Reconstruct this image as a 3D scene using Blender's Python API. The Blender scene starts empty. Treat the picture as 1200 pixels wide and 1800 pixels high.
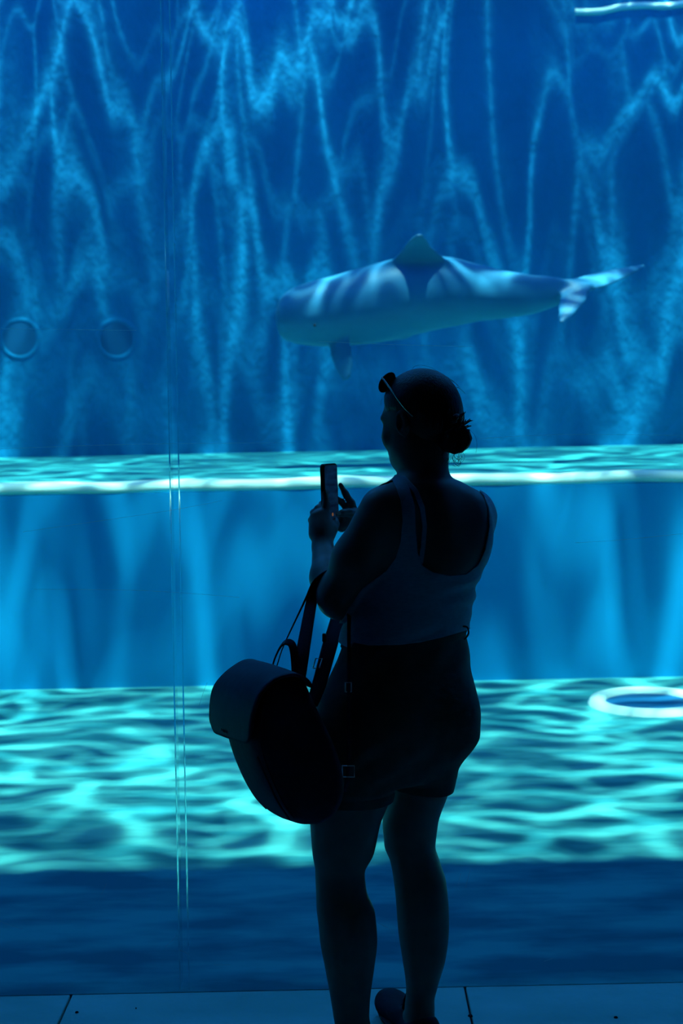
import bpy, bmesh, math, random
import numpy as np
from mathutils import Vector, Matrix

random.seed(7)
rng = np.random.default_rng(11)
scene = bpy.context.scene
COL = scene.collection

# ------------------------------------------------------------------ camera
F = 2500.0                 # focal length in pixels of the 1200x1800 frame
CX, CY = 600.0, 690.0      # principal point
HC = 1.66                  # eye height
ROLL = 0.020
cam_d = bpy.data.cameras.new('camera')
cam_d.sensor_fit = 'VERTICAL'
cam_d.sensor_height = 36.0
cam_d.sensor_width = 24.0
cam_d.lens = 36.0 * F / 1800.0
cam_d.shift_y = -(900.0 - CY) / 1800.0
cam_d.clip_end = 200
cam_d.dof.use_dof = True
cam_d.dof.focus_distance = 3.5
cam_d.dof.aperture_fstop = 4.5
cam = bpy.data.objects.new('camera', cam_d)
COL.objects.link(cam)
cam.matrix_world = Matrix.Translation((0, 0, HC)) @ Matrix.Rotation(math.pi / 2, 4, 'X') @ Matrix.Rotation(-ROLL, 4, 'Z')
scene.camera = cam

def P(px, py, d):
    """a pixel of the 1200x1800 frame at depth d -> a point of the place"""
    u, v = (px - CX) / F, (CY - py) / F
    c, s = math.cos(ROLL), math.sin(ROLL)
    return Vector(((u * c + v * s) * d, d, HC + (-u * s + v * c) * d))

# ------------------------------------------------------------------ sky, sun, exposure
world = bpy.data.worlds.new('world')
scene.world = world
world.use_nodes = True
bg = world.node_tree.nodes['Background']
bg.inputs['Color'].default_value = (0.06, 0.31, 1.0, 1)
bg.inputs['Strength'].default_value = 8.6

sun_d = bpy.data.lights.new('sun', 'SUN')
sun_d.energy = 36.0
sun_d.color = (1.0, 1.0, 0.9)
sun_d.angle = math.radians(1.15)
sun = bpy.data.objects.new('sun', sun_d)
COL.objects.link(sun)
SUN_DIR = Vector((-0.035, 0.178, -1.0)).normalized()
sun.rotation_euler = SUN_DIR.to_track_quat('-Z', 'Y').to_euler()
sun.location = (0, 2, 12)

vs = scene.view_settings
vs.view_transform = 'Standard'
vs.look = 'None'
vs.exposure = 0.05
vs.gamma = 1.0
vs.use_curve_mapping = False
scene.cycles.max_bounces = 8
scene.cycles.diffuse_bounces = 3
scene.cycles.glossy_bounces = 4
scene.cycles.transparent_max_bounces = 24
scene.cycles.transmission_bounces = 8
scene.cycles.volume_bounces = 0
scene.cycles.use_denoising = True
scene.cycles.use_adaptive_sampling = True
scene.cycles.adaptive_threshold = 0.025
scene.cycles.caustics_reflective = False
scene.cycles.caustics_refractive = False

# ------------------------------------------------------------------ materials
def new_mat(name):
    m = bpy.data.materials.new(name)
    m.use_nodes = True
    nt = m.node_tree
    for n in list(nt.nodes):
        nt.nodes.remove(n)
    out = nt.nodes.new('ShaderNodeOutputMaterial')
    return m, nt, out

def node(nt, kind, **kw):
    n = nt.nodes.new(kind)
    for k, v in kw.items():
        if k.startswith('i_'):
            n.inputs[k[2:].replace('_', ' ')].default_value = v
        else:
            setattr(n, k, v)
    return n

def lk(nt, a, b):
    nt.links.new(a, b)

def mapr(nt, val, a, b, c, d, smooth=False):
    n = node(nt, 'ShaderNodeMapRange')
    if smooth:
        n.interpolation_type = 'SMOOTHSTEP'
    lk(nt, val, n.inputs['Value'])
    n.inputs['From Min'].default_value = a
    n.inputs['From Max'].default_value = b
    n.inputs['To Min'].default_value = c
    n.inputs['To Max'].default_value = d
    return n.outputs['Result']

def math2(nt, op, a, b=None, clamp=False):
    n = node(nt, 'ShaderNodeMath', operation=op, use_clamp=clamp)
    for i, x in enumerate((a, b)):
        if x is None:
            continue
        if isinstance(x, (int, float)):
            n.inputs[i].default_value = x
        else:
            lk(nt, x, n.inputs[i])
    return n.outputs[0]

def pos_scaled(nt, sx, sy, sz, obj_space=False):
    if obj_space:
        src = node(nt, 'ShaderNodeTexCoord').outputs['Object']
    else:
        src = node(nt, 'ShaderNodeNewGeometry').outputs['Position']
    mp = node(nt, 'ShaderNodeMapping')
    mp.inputs['Scale'].default_value = (sx, sy, sz)
    lk(nt, src, mp.inputs['Vector'])
    return mp.outputs['Vector']

def noise_mat(name, c1, c2, scale=(4, 4, 4), rough=0.6, spec=0.3, detail=4.0, lo=0.35, hi=0.65, bump=0.0, bscale=None,
              metallic=0.0, obj_space=False, sheen=0.0, coat=0.0, bdist=0.01, bdetail=5.0):
    """two colours mixed by noise, with an optional noise bump"""
    m, nt, out = new_mat(name)
    b = node(nt, 'ShaderNodeBsdfPrincipled')
    nz = node(nt, 'ShaderNodeTexNoise')
    nz.inputs['Scale'].default_value = 1.0
    nz.inputs['Detail'].default_value = detail
    lk(nt, pos_scaled(nt, *scale, obj_space=obj_space), nz.inputs['Vector'])
    r = node(nt, 'ShaderNodeMix', data_type='RGBA')
    r.inputs[6].default_value = (*c1, 1)
    r.inputs[7].default_value = (*c2, 1)
    lk(nt, mapr(nt, nz.outputs['Fac'], lo, hi, 0, 1), r.inputs[0])
    lk(nt, r.outputs[2], b.inputs['Base Color'])
    b.inputs['Roughness'].default_value = rough
    b.inputs['Specular IOR Level'].default_value = spec
    b.inputs['Metallic'].default_value = metallic
    b.inputs['Sheen Weight'].default_value = sheen
    b.inputs['Coat Weight'].default_value = coat
    if bump > 0:
        nb = node(nt, 'ShaderNodeTexNoise')
        nb.inputs['Scale'].default_value = 1.0
        nb.inputs['Detail'].default_value = bdetail
        lk(nt, pos_scaled(nt, *(bscale or scale), obj_space=obj_space), nb.inputs['Vector'])
        bn = node(nt, 'ShaderNodeBump')
        bn.inputs['Strength'].default_value = bump
        bn.inputs['Distance'].default_value = bdist
        lk(nt, nb.outputs['Fac'], bn.inputs['Height'])
        lk(nt, bn.outputs['Normal'], b.inputs['Normal'])
    lk(nt, b.outputs[0], out.inputs['Surface'])
    return m

M = {}
M['tank_wall'] = noise_mat('blue_tank_paint', (0.001, 0.15, 0.33), (0.002, 0.20, 0.41), scale=(1.5, 1.5, .8), rough=0.8, spec=0.1, bump=1.0, bscale=(9, 9, 5), bdist=.022, bdetail=2.0)
M['tank_floor'] = noise_mat('pale_floor_painted_ripples', (0.02, 0.20, 0.23), (0.08, 0.40, 0.38), scale=(2.0, 6.0, 2), rough=0.85, spec=0.1, detail=7, lo=.40, hi=.61)  # stretched colour noise paints in the ripples of light on the floor
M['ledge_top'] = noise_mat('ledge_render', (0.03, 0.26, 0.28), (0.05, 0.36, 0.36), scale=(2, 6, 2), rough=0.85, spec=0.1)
M['nosing'] = noise_mat('white_nosing', (0.74, 0.90, 0.76), (0.80, 0.94, 0.82), scale=(3, 3, 3), rough=0.6)
M['riser'] = noise_mat('blue_riser_paint', (0.001, 0.26, 0.58), (0.002, 0.32, 0.66), scale=(1.5, 1.5, .8), rough=0.8, spec=0.1)
M['dark_wall'] = noise_mat('dark_gallery_paint', (0.012, 0.014, 0.018), (0.02, 0.022, 0.026), rough=0.8, spec=0.2)
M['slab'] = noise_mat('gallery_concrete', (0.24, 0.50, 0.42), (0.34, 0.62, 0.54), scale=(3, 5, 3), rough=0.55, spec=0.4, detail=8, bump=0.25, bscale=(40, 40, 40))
M['grout'] = noise_mat('dark_joint', (0.01, 0.012, 0.014), (0.02, 0.02, 0.022), rough=0.9)
M['white_ring'] = noise_mat('white_plastic', (0.74, 0.90, 0.78), (0.80, 0.94, 0.84), rough=0.5)
M['dark_blue'] = noise_mat('deep_blue_plate', (0.001, 0.09, 0.22), (0.001, 0.11, 0.26), rough=0.7, spec=.2)

WOFF = (31.1, 17.3)
def make_water_surface_mat():
    """transparency painted with a caustic net, so the sun casts ripples through it"""
    m, nt, out = new_mat('water_surface_gobo')
    gp_ = node(nt, 'ShaderNodeNewGeometry')
    geo = node(nt, 'ShaderNodeMapping')
    lk(nt, gp_.outputs['Position'], geo.inputs['Vector'])
    geo.inputs['Location'].default_value = (WOFF[0], WOFF[1], 0)     # shift picked so the cast ripples fall well on riser and floor
    warp = node(nt, 'ShaderNodeTexNoise', noise_dimensions='2D')
    warp.inputs['Scale'].default_value = 1.1
    warp.inputs['Detail'].default_value = 2.0
    lk(nt, geo.outputs[0], warp.inputs['Vector'])
    sc_ = node(nt, 'ShaderNodeVectorMath', operation='SCALE')
    sub = node(nt, 'ShaderNodeVectorMath', operation='SUBTRACT')
    lk(nt, warp.outputs['Color'], sub.inputs[0]); sub.inputs[1].default_value = (.5, .5, .5)
    lk(nt, sub.outputs[0], sc_.inputs[0]); sc_.inputs['Scale'].default_value = 0.9
    add = node(nt, 'ShaderNodeVectorMath', operation='ADD')
    lk(nt, geo.outputs[0], add.inputs[0]); lk(nt, sc_.outputs[0], add.inputs[1])
    tot = None
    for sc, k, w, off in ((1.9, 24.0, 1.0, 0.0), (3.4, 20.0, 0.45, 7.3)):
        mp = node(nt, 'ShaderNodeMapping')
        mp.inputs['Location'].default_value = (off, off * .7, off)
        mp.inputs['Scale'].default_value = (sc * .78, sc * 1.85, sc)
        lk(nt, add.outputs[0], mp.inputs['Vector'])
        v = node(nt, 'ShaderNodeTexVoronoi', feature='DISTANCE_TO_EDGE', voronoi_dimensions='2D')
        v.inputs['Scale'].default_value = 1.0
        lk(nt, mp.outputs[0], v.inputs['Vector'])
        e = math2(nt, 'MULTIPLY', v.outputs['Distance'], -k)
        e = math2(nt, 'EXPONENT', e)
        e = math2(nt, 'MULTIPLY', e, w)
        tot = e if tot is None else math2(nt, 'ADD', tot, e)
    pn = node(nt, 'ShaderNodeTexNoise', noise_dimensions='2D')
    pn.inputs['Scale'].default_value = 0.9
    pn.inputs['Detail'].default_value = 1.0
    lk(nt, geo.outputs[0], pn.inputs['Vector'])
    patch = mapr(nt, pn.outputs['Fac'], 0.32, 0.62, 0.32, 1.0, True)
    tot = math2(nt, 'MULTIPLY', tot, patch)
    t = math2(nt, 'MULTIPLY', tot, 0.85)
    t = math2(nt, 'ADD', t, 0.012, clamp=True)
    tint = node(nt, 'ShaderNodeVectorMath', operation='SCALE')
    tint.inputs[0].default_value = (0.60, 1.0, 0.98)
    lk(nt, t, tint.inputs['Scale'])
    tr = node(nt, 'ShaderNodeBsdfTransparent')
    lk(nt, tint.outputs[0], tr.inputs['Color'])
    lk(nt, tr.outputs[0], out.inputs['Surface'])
    return m
M['water_surface_gobo'] = make_water_surface_mat()

def make_water_mat():
    m, nt, out = new_mat('tank_water')
    ab = node(nt, 'ShaderNodeVolumeAbsorption')
    ab.inputs['Color'].default_value = (0.45, 0.86, 0.95, 1)
    ab.inputs['Density'].default_value = 0.13
    sc = node(nt, 'ShaderNodeVolumeScatter')
    sc.inputs['Color'].default_value = (0.02, 0.45, 1.0, 1)
    sc.inputs['Density'].default_value = 0.012
    sc.inputs['Anisotropy'].default_value = 0.2
    a = node(nt, 'ShaderNodeAddShader')
    lk(nt, ab.outputs[0], a.inputs[0]); lk(nt, sc.outputs[0], a.inputs[1])
    lk(nt, a.outputs[0], out.inputs['Volume'])
    return m
M['water'] = make_water_mat()

def make_acrylic_mat():
    m, nt, out = new_mat('clear_acrylic')
    tr = node(nt, 'ShaderNodeBsdfTransparent')
    tr.inputs['Color'].default_value = (0.97, 0.985, 0.985, 1)
    gl = node(nt, 'ShaderNodeBsdfGlossy')
    gl.inputs['Roughness'].default_value = 0.03
    fr = node(nt, 'ShaderNodeFresnel')
    fr.inputs['IOR'].default_value = 1.12
    mx = node(nt, 'ShaderNodeMixShader')
    bk = node(nt, 'ShaderNodeNewGeometry')
    lk(nt, math2(nt, 'MULTIPLY', fr.outputs[0], math2(nt, 'SUBTRACT', 1.0, bk.outputs['Backfacing'])), mx.inputs[0]); lk(nt, tr.outputs[0], mx.inputs[1]); lk(nt, gl.outputs[0], mx.inputs[2])
    lk(nt, mx.outputs[0], out.inputs['Surface'])
    return m
M['acrylic'] = make_acrylic_mat()

# ------------------------------------------------------------------ helpers
def link_mesh(name, verts, faces, mat=None, parent=None, smooth=False):
    me = bpy.data.meshes.new(name)
    me.from_pydata([tuple(v) for v in verts], [], [tuple(f) for f in faces])
    me.validate(clean_customdata=False)
    me.update()
    if smooth:
        me.polygons.foreach_set('use_smooth', np.ones(len(me.polygons), dtype=bool))
    if mat:
        me.materials.append(mat if not isinstance(mat, str) else M[mat])
    o = bpy.data.objects.new(name, me)
    COL.objects.link(o)
    if parent is not None:
        o.parent = parent
    return o

def bm_obj(name, bm, mat, parent=None, smooth=False):
    bmesh.ops.recalc_face_normals(bm, faces=bm.faces)
    me = bpy.data.meshes.new(name)
    bm.to_mesh(me); bm.free()
    if smooth:
        me.polygons.foreach_set('use_smooth', np.ones(len(me.polygons), dtype=bool))
    me.materials.append(mat if not isinstance(mat, str) else M[mat])
    o = bpy.data.objects.new(name, me)
    COL.objects.link(o)
    if parent is not None:
        o.parent = parent
    return o

def add_box(bm, lo, hi, bevel=0.0, seg=2):
    lo, hi = Vector(lo), Vector(hi)
    r = bmesh.ops.create_cube(bm, size=1.0, matrix=Matrix.Translation((lo + hi) / 2) @ Matrix.Diagonal((*(hi - lo), 1)))
    if bevel > 0:
        es = list({e for v in r['verts'] for e in v.link_edges})
        bmesh.ops.bevel(bm, geom=es, offset=bevel, segments=seg, affect='EDGES', profile=0.5)

def box(name, lo, hi, mat, parent=None, bevel=0.0):
    bm = bmesh.new()
    add_box(bm, lo, hi, bevel)
    return bm_obj(name, bm, mat, parent)

def structure(o, label=None, cat=None):
    o['kind'] = 'structure'
    if label: o['label'] = label
    if cat: o['category'] = cat
    return o

def thing(name, label, cat, loc=(0, 0, 0), group=None):
    o = bpy.data.objects.new(name, None)
    COL.objects.link(o)
    o.location = loc
    o.empty_display_size = 0.1
    o['label'] = label; o['category'] = cat
    if group: o['group'] = group
    return o

def tag(o, label, cat, group=None, kind=None):
    o['label'] = label; o['category'] = cat
    if group: o['group'] = group
    if kind: o['kind'] = kind
    return o

def tube_data(pts, radii, n=10, flat=None, up=None):
    """swept tube along pts; flat=(w,h) sweeps a flat rounded strap instead"""
    pts = [Vector(p) for p in pts]
    m = len(pts)
    if isinstance(radii, (int, float)):
        radii = [radii] * m
    verts, faces = [], []
    t0 = (pts[1] - pts[0]).normalized()
    nrm = Vector(up) if up is not None else (Vector((0, 0, 1)) if abs(t0.z) < 0.9 else Vector((1, 0, 0)))
    for i, p in enumerate(pts):
        t = (pts[min(i + 1, m - 1)] - pts[max(i - 1, 0)]).normalized()
        nrm = (nrm - t * nrm.dot(t)).normalized()
        b = t.cross(nrm)
        for k in range(n):
            a = 2 * math.pi * k / n
            if flat:
                ca, sa = math.cos(a), math.sin(a)
                e = 0.35
                x = math.copysign(abs(ca) ** e, ca) * flat[0] * radii[i]
                y = math.copysign(abs(sa) ** e, sa) * flat[1] * radii[i]
                verts.append(p + b * x + nrm * y)
            else:
                verts.append(p + (nrm * math.cos(a) + b * math.sin(a)) * radii[i])
    for i in range(m - 1):
        for k in range(n):
            a, b_ = i * n + k, i * n + (k + 1) % n
            faces.append((a, b_, b_ + n, a + n))
    faces.append(tuple(range(n - 1, -1, -1)))
    faces.append(tuple((m - 1) * n + k for k in range(n)))
    return verts, faces

def smooth_path(pts, sub=6, closed=False):
    """Catmull-Rom through pts"""
    pts = [Vector(p) for p in pts]
    n = len(pts)
    out = []
    rngi = range(n if closed else n - 1)
    for i in rngi:
        if closed:
            p0, p1, p2, p3 = pts[(i - 1) % n], pts[i], pts[(i + 1) % n], pts[(i + 2) % n]
        else:
            p0, p1, p2, p3 = pts[max(i - 1, 0)], pts[i], pts[i + 1], pts[min(i + 2, n - 1)]
        for k in range(sub):
            t = k / sub
            out.append(0.5 * ((2 * p1) + (p2 - p0) * t + (2 * p0 - 5 * p1 + 4 * p2 - p3) * t * t + (3 * p1 - p0 - 3 * p2 + p3) * t ** 3))
    if not closed:
        out.append(pts[-1])
    return out

def tube(name, pts, radii, mat, parent=None, n=10, flat=None, sub=5, up=None):
    if sub:
        if not isinstance(radii, (int, float)):
            m = len(radii)
            rr = [radii[min(int(i / sub), m - 1)] * (1 - (i % sub) / sub) + radii[min(int(i / sub) + 1, m - 1)] * ((i % sub) / sub) for i in range((m - 1) * sub + 1)]
        else:
            rr = radii
        pts = smooth_path(pts, sub)
    else:
        rr = radii
    v, f = tube_data(pts, rr, n, flat, up)
    return link_mesh(name, v, f, mat, parent, smooth=True)

# ------------------------------------------------------------------ the tank
YG = 3.96                   # tank face of the window (front)
YI = 4.05                   # inner face of the window
YR, YW = 8.12, 12.06        # riser and back wall
ZL = 1.163                  # ledge height
ZS = 5.3                    # water level
XT = 5.0
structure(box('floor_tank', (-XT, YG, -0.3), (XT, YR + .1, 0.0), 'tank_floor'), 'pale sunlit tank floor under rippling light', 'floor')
structure(box('wall_back', (-XT, YW, 0.5), (XT, YW + .3, 6.2), 'tank_wall'), 'deep blue back wall of the tank', 'wall')
structure(box('wall_tank_left', (-XT - .3, YI, -0.3), (-XT, YW + .3, 6.2), 'tank_wall'))
structure(box('wall_tank_right', (XT, YI, -0.3), (XT + .3, YW + .3, 6.2), 'tank_wall'))
# the raised shelf: riser, pale top and white rounded nosing
structure(box('wall_riser', (-XT, YR, 0.0), (XT, YR + .15, ZL - .054), 'riser'), 'blue riser below the raised shelf', 'wall')
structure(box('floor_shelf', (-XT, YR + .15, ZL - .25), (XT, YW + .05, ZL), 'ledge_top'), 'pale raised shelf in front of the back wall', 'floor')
def nosing():
    verts, faces = [], []
    prof = []
    for k in range(9):
        a = math.pi * (0.5 + k / 8 * 0.75)
        prof.append((math.cos(a) * 0.040, math.sin(a) * 0.040))
    ring = [(YR + .16, ZL + .010)] + [(YR + .043 + x, ZL - .030 + z) for x, z in prof] + [(YR + .16, ZL - .065)]
    nx = 160
    for i in range(nx + 1):
        x = -XT + 2 * XT * i / nx
        w = -.004 + 0.003 * math.sin(x * 5.1) + 0.002 * math.sin(x * 11.7 + 1)
        for (y, z) in ring:
            verts.append((x, y + w, z + (0.004 * math.sin(x * 7.3 + 2))))
    n = len(ring)
    for i in range(nx):
        for k in range(n):
            a, b = i * n + k, i * n + (k + 1) % n
            faces.append((a, b, b + n, a + n))
    faces.append(tuple(range(n - 1, -1, -1))); faces.append(tuple(nx * n + k for k in range(n)))
    return link_mesh('trim_1', verts, faces, 'nosing', None, True)
structure(nosing(), 'white rounded nosing along the shelf edge', 'trim')

# rounded lip low down on the wall at the top right of the view
lip_pts = [P(1010 + 40 * i, 22 - 3.2 * i + 3 * math.sin(i * 1.9), YW + .018) for i in range(9)]
lip = tube('trim_2', lip_pts, 0.035, 'nosing', None, n=10, sub=4)
structure(lip, 'pale rounded lip high on the back wall', 'trim')

# portholes in the back wall
for i, (px, lab) in enumerate(((35, 'faint round porthole in the back wall, leftmost of the two'), (205, 'faint round porthole in the back wall, beside the window seam'))):
    c = P(px, 596, YW)
    t = thing('porthole', lab, 'porthole', (c.x, YW, c.z), 'portholes in the back wall')
    ring_ = [(math.cos(a) * .155, -0.012, math.sin(a) * .155) for a in [k / 40 * 2 * math.pi for k in range(40)]]
    v, f = [], []
    for k in range(40):
        a = k / 40 * 2 * math.pi
        for (r, y) in ((.135, 0.0), (.138, -.004), (.16, -.005), (.178, -.003), (.185, 0.0)):
            v.append((math.cos(a) * r, y, math.sin(a) * r))
    for k in range(40):
        for j in range(4):
            a, b = k * 5 + j, ((k + 1) % 40) * 5 + j
            f.append((a, b, b + 1, a + 1))
    link_mesh('rim', v, f, 'tank_wall', t, True)
    v = [(0, -.006, 0)] + [(math.cos(k / 40 * 2 * math.pi) * .137, -.004, math.sin(k / 40 * 2 * math.pi) * .137) for k in range(40)]
    f = [(0, 1 + k, 1 + (k + 1) % 40) for k in range(40)]
    link_mesh('glass_disc', v, f, 'dark_blue', t, True)

def ground(px, py):
    a = P(px, py, 1.0) - Vector((0, 0, HC))
    k = -HC / a.z
    return Vector((a.x * k, a.y * k, 0))
# round drain with a white rim in the tank floor
dc = ground(1140, 1237)
t = thing('floor_drain', 'white rimmed round drain set in the tank floor', 'drain', (dc.x, dc.y, 0))
v, f = [], []
prof = [(.225, .004), (.232, .024), (.262, .034), (.300, .028), (.315, .0)]
for k in range(64):
    a = k / 64 * 2 * math.pi
    for (r, z) in prof:
        v.append((math.cos(a) * r, math.sin(a) * r, z))
for k in range(64):
    for j in range(len(prof) - 1):
        a, b = k * 5 + j, ((k + 1) % 64) * 5 + j
        f.append((a, b, b + 1, a + 1))
link_mesh('rim', v, f, 'white_ring', t, True)
v = [(0, 0, .006)] + [(math.cos(k / 64 * 2 * math.pi) * .228, math.sin(k / 64 * 2 * math.pi) * .228, .006) for k in range(64)]
link_mesh('cover', v, [(0, 1 + k, 1 + (k + 1) % 64) for k in range(64)], 'dark_blue', t)

# water: the body of it and its unseen surface, patterned to cast ripples
w = box('water', (-XT + .002, YI + .002, 0.001), (XT - .002, YW - .002, ZS - .02), 'water')
structure(w, 'clear blue water filling the tank', 'water')
nx, ny = 90, 75
vv, ff = [], []
for j in range(ny + 1):
    for i in range(nx + 1):
        x = -XT + 2 * XT * i / nx; y = YI + (YW - YI) * j / ny
        vv.append((x, y, ZS + .012 * math.sin(3.1 * x + 1.3 * math.sin(1.7 * y)) + .01 * math.sin(4.3 * y + 1.9 * x)))
for j in range(ny):
    for i in range(nx):
        a = j * (nx + 1) + i
        ff.append((a, a + 1, a + nx + 2, a + nx + 1))
structure(link_mesh('water_surface_gobo', vv, ff, 'water_surface_gobo', None, True), 'unseen water surface patterned to cast light ripples', 'water')

# ------------------------------------------------------------------ the gallery
structure(box('wall_front', (-XT - .3, YG - .35, 3.25), (XT + .3, YI, 5.42), 'dark_wall'), 'dark wall above the viewing window', 'wall')
structure(box('wall_left', (-3.6, -3.2, -.1), (-3.4, YG - .0, 3.3), 'dark_wall'))
structure(box('wall_right', (3.4, -3.2, -.1), (3.6, YG - .0, 3.3), 'dark_wall'))
structure(box('wall_rear', (-3.6, -3.4, -.1), (3.6, -3.2, 3.3), 'dark_wall'))
structure(box('ceiling', (-3.6, -3.4, 3.25), (3.6, YG, 3.35), 'dark_wall'))
structure(box('wall_front_left', (-XT - .3, YG - .1, -.3), (-3.4, YI, 3.3), 'dark_wall'))
structure(box('wall_front_right', (3.4, YG - .1, -.3), (XT + .3, YI, 3.3), 'dark_wall'))

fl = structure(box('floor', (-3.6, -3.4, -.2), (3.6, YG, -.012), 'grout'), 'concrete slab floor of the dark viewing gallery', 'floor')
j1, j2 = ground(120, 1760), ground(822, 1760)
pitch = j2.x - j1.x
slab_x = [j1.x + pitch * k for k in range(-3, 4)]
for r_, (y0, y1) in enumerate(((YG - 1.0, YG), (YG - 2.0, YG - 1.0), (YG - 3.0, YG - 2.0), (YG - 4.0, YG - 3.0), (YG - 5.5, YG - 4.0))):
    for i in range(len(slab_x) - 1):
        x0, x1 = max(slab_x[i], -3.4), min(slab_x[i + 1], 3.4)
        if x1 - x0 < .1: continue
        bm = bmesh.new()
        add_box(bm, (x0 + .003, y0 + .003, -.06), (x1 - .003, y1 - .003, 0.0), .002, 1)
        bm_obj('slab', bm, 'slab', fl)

# window: two acrylic panes butted together, clear seam between
win = thing('window_1', 'tall clear acrylic viewing window with a vertical seam', 'window', (0, YG, 0))
win['kind'] = 'structure'
sx = P(303, 700, YG).x
def pane(name, x0, x1):
    o = box(name, (x0, .004, 0.004), (x1, YI - YG - .002, 3.25), 'acrylic', win)
    return o
pane('pane', -3.4, sx - .013)
pane('pane', sx + .013, 3.4)

# clear beads along both edges of the joint between the panes
def glass_mat():
    m, nt, out = new_mat('clear_bead')
    g_ = node(nt, 'ShaderNodeBsdfRefraction'); g_.inputs['IOR'].default_value = 1.06; g_.inputs['Roughness'].default_value = 0.0
    g_.inputs['Color'].default_value = (.9, .95, .95, 1)
    lk(nt, g_.outputs[0], out.inputs['Surface'])
    return m
M['bead'] = glass_mat()
for dx in (-.0125, .0125):
    v_, f_ = tube_data([(sx + dx, .010, .004), (sx + dx, .010, 3.24)], .0019, 12)
    link_mesh('joint_bead', v_, f_, 'bead', win, True)
# fine scratches in the acrylic
def scratch_mat():
    m, nt, out = new_mat('scratch')
    t_ = node(nt, 'ShaderNodeBsdfTranslucent'); t_.inputs['Color'].default_value = (.6, .7, .7, 1)
    tr = node(nt, 'ShaderNodeBsdfTransparent'); mx = node(nt, 'ShaderNodeMixShader'); mx.inputs[0].default_value = .35
    lk(nt, tr.outputs[0], mx.inputs[1]); lk(nt, t_.outputs[0], mx.inputs[2]); lk(nt, mx.outputs[0], out.inputs['Surface'])
    return m
M['scratch'] = scratch_mat()
for pts_ in (((0, 789), (160, 783), (300, 780), (520, 778)), ((40, 935), (180, 915), (300, 897), (390, 880)), ((0, 578), (110, 579), (240, 581)), ((840, 771), (980, 764), (1200, 765)), ((560, 600), (700, 606), (830, 609)),
             ((60, 1036), (250, 1038), (420, 1050)), ((350, 1240), (358, 1215), (364, 1200)), ((0, 1619), (18, 1627), (40, 1633)), ((178, 1573), (183, 1562), (187, 1553)), ((805, 1555), (810, 1535)), ((818, 1560), (826, 1530), (827, 1525)),
             ((1010, 954), (1080, 950), (1200, 938)), ((290, 1665), (305, 1650), (308, 1645)), ((315, 1670), (325, 1674), (332, 1679)), ((375, 1696), (390, 1696), (405, 1696)), ((665, 1623), (680, 1630), (690, 1635)), ((955, 1690), (962, 1688), (972, 1684))):
    q3 = [P(a, b, YG - .0002) - Vector((0, YG, 0)) for a, b in pts_]
    tube('scratch', q3, .00055, 'scratch', win, n=4, sub=4)
# drilled bolt heads and chips in the slabs
for (a, b, r_) in ((135, 1780, .0055), (239, 1773, .002), (1082, 1789, .006), (826, 1786, .007)):
    c = ground(a, b)
    bm = bmesh.new(); bmesh.ops.create_cone(bm, cap_ends=True, segments=12, radius1=r_, radius2=r_ * .7, depth=.004, matrix=Matrix.Translation((c.x, c.y, .001)))
    bm_obj('bolt', bm, 'grout', fl)
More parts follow.
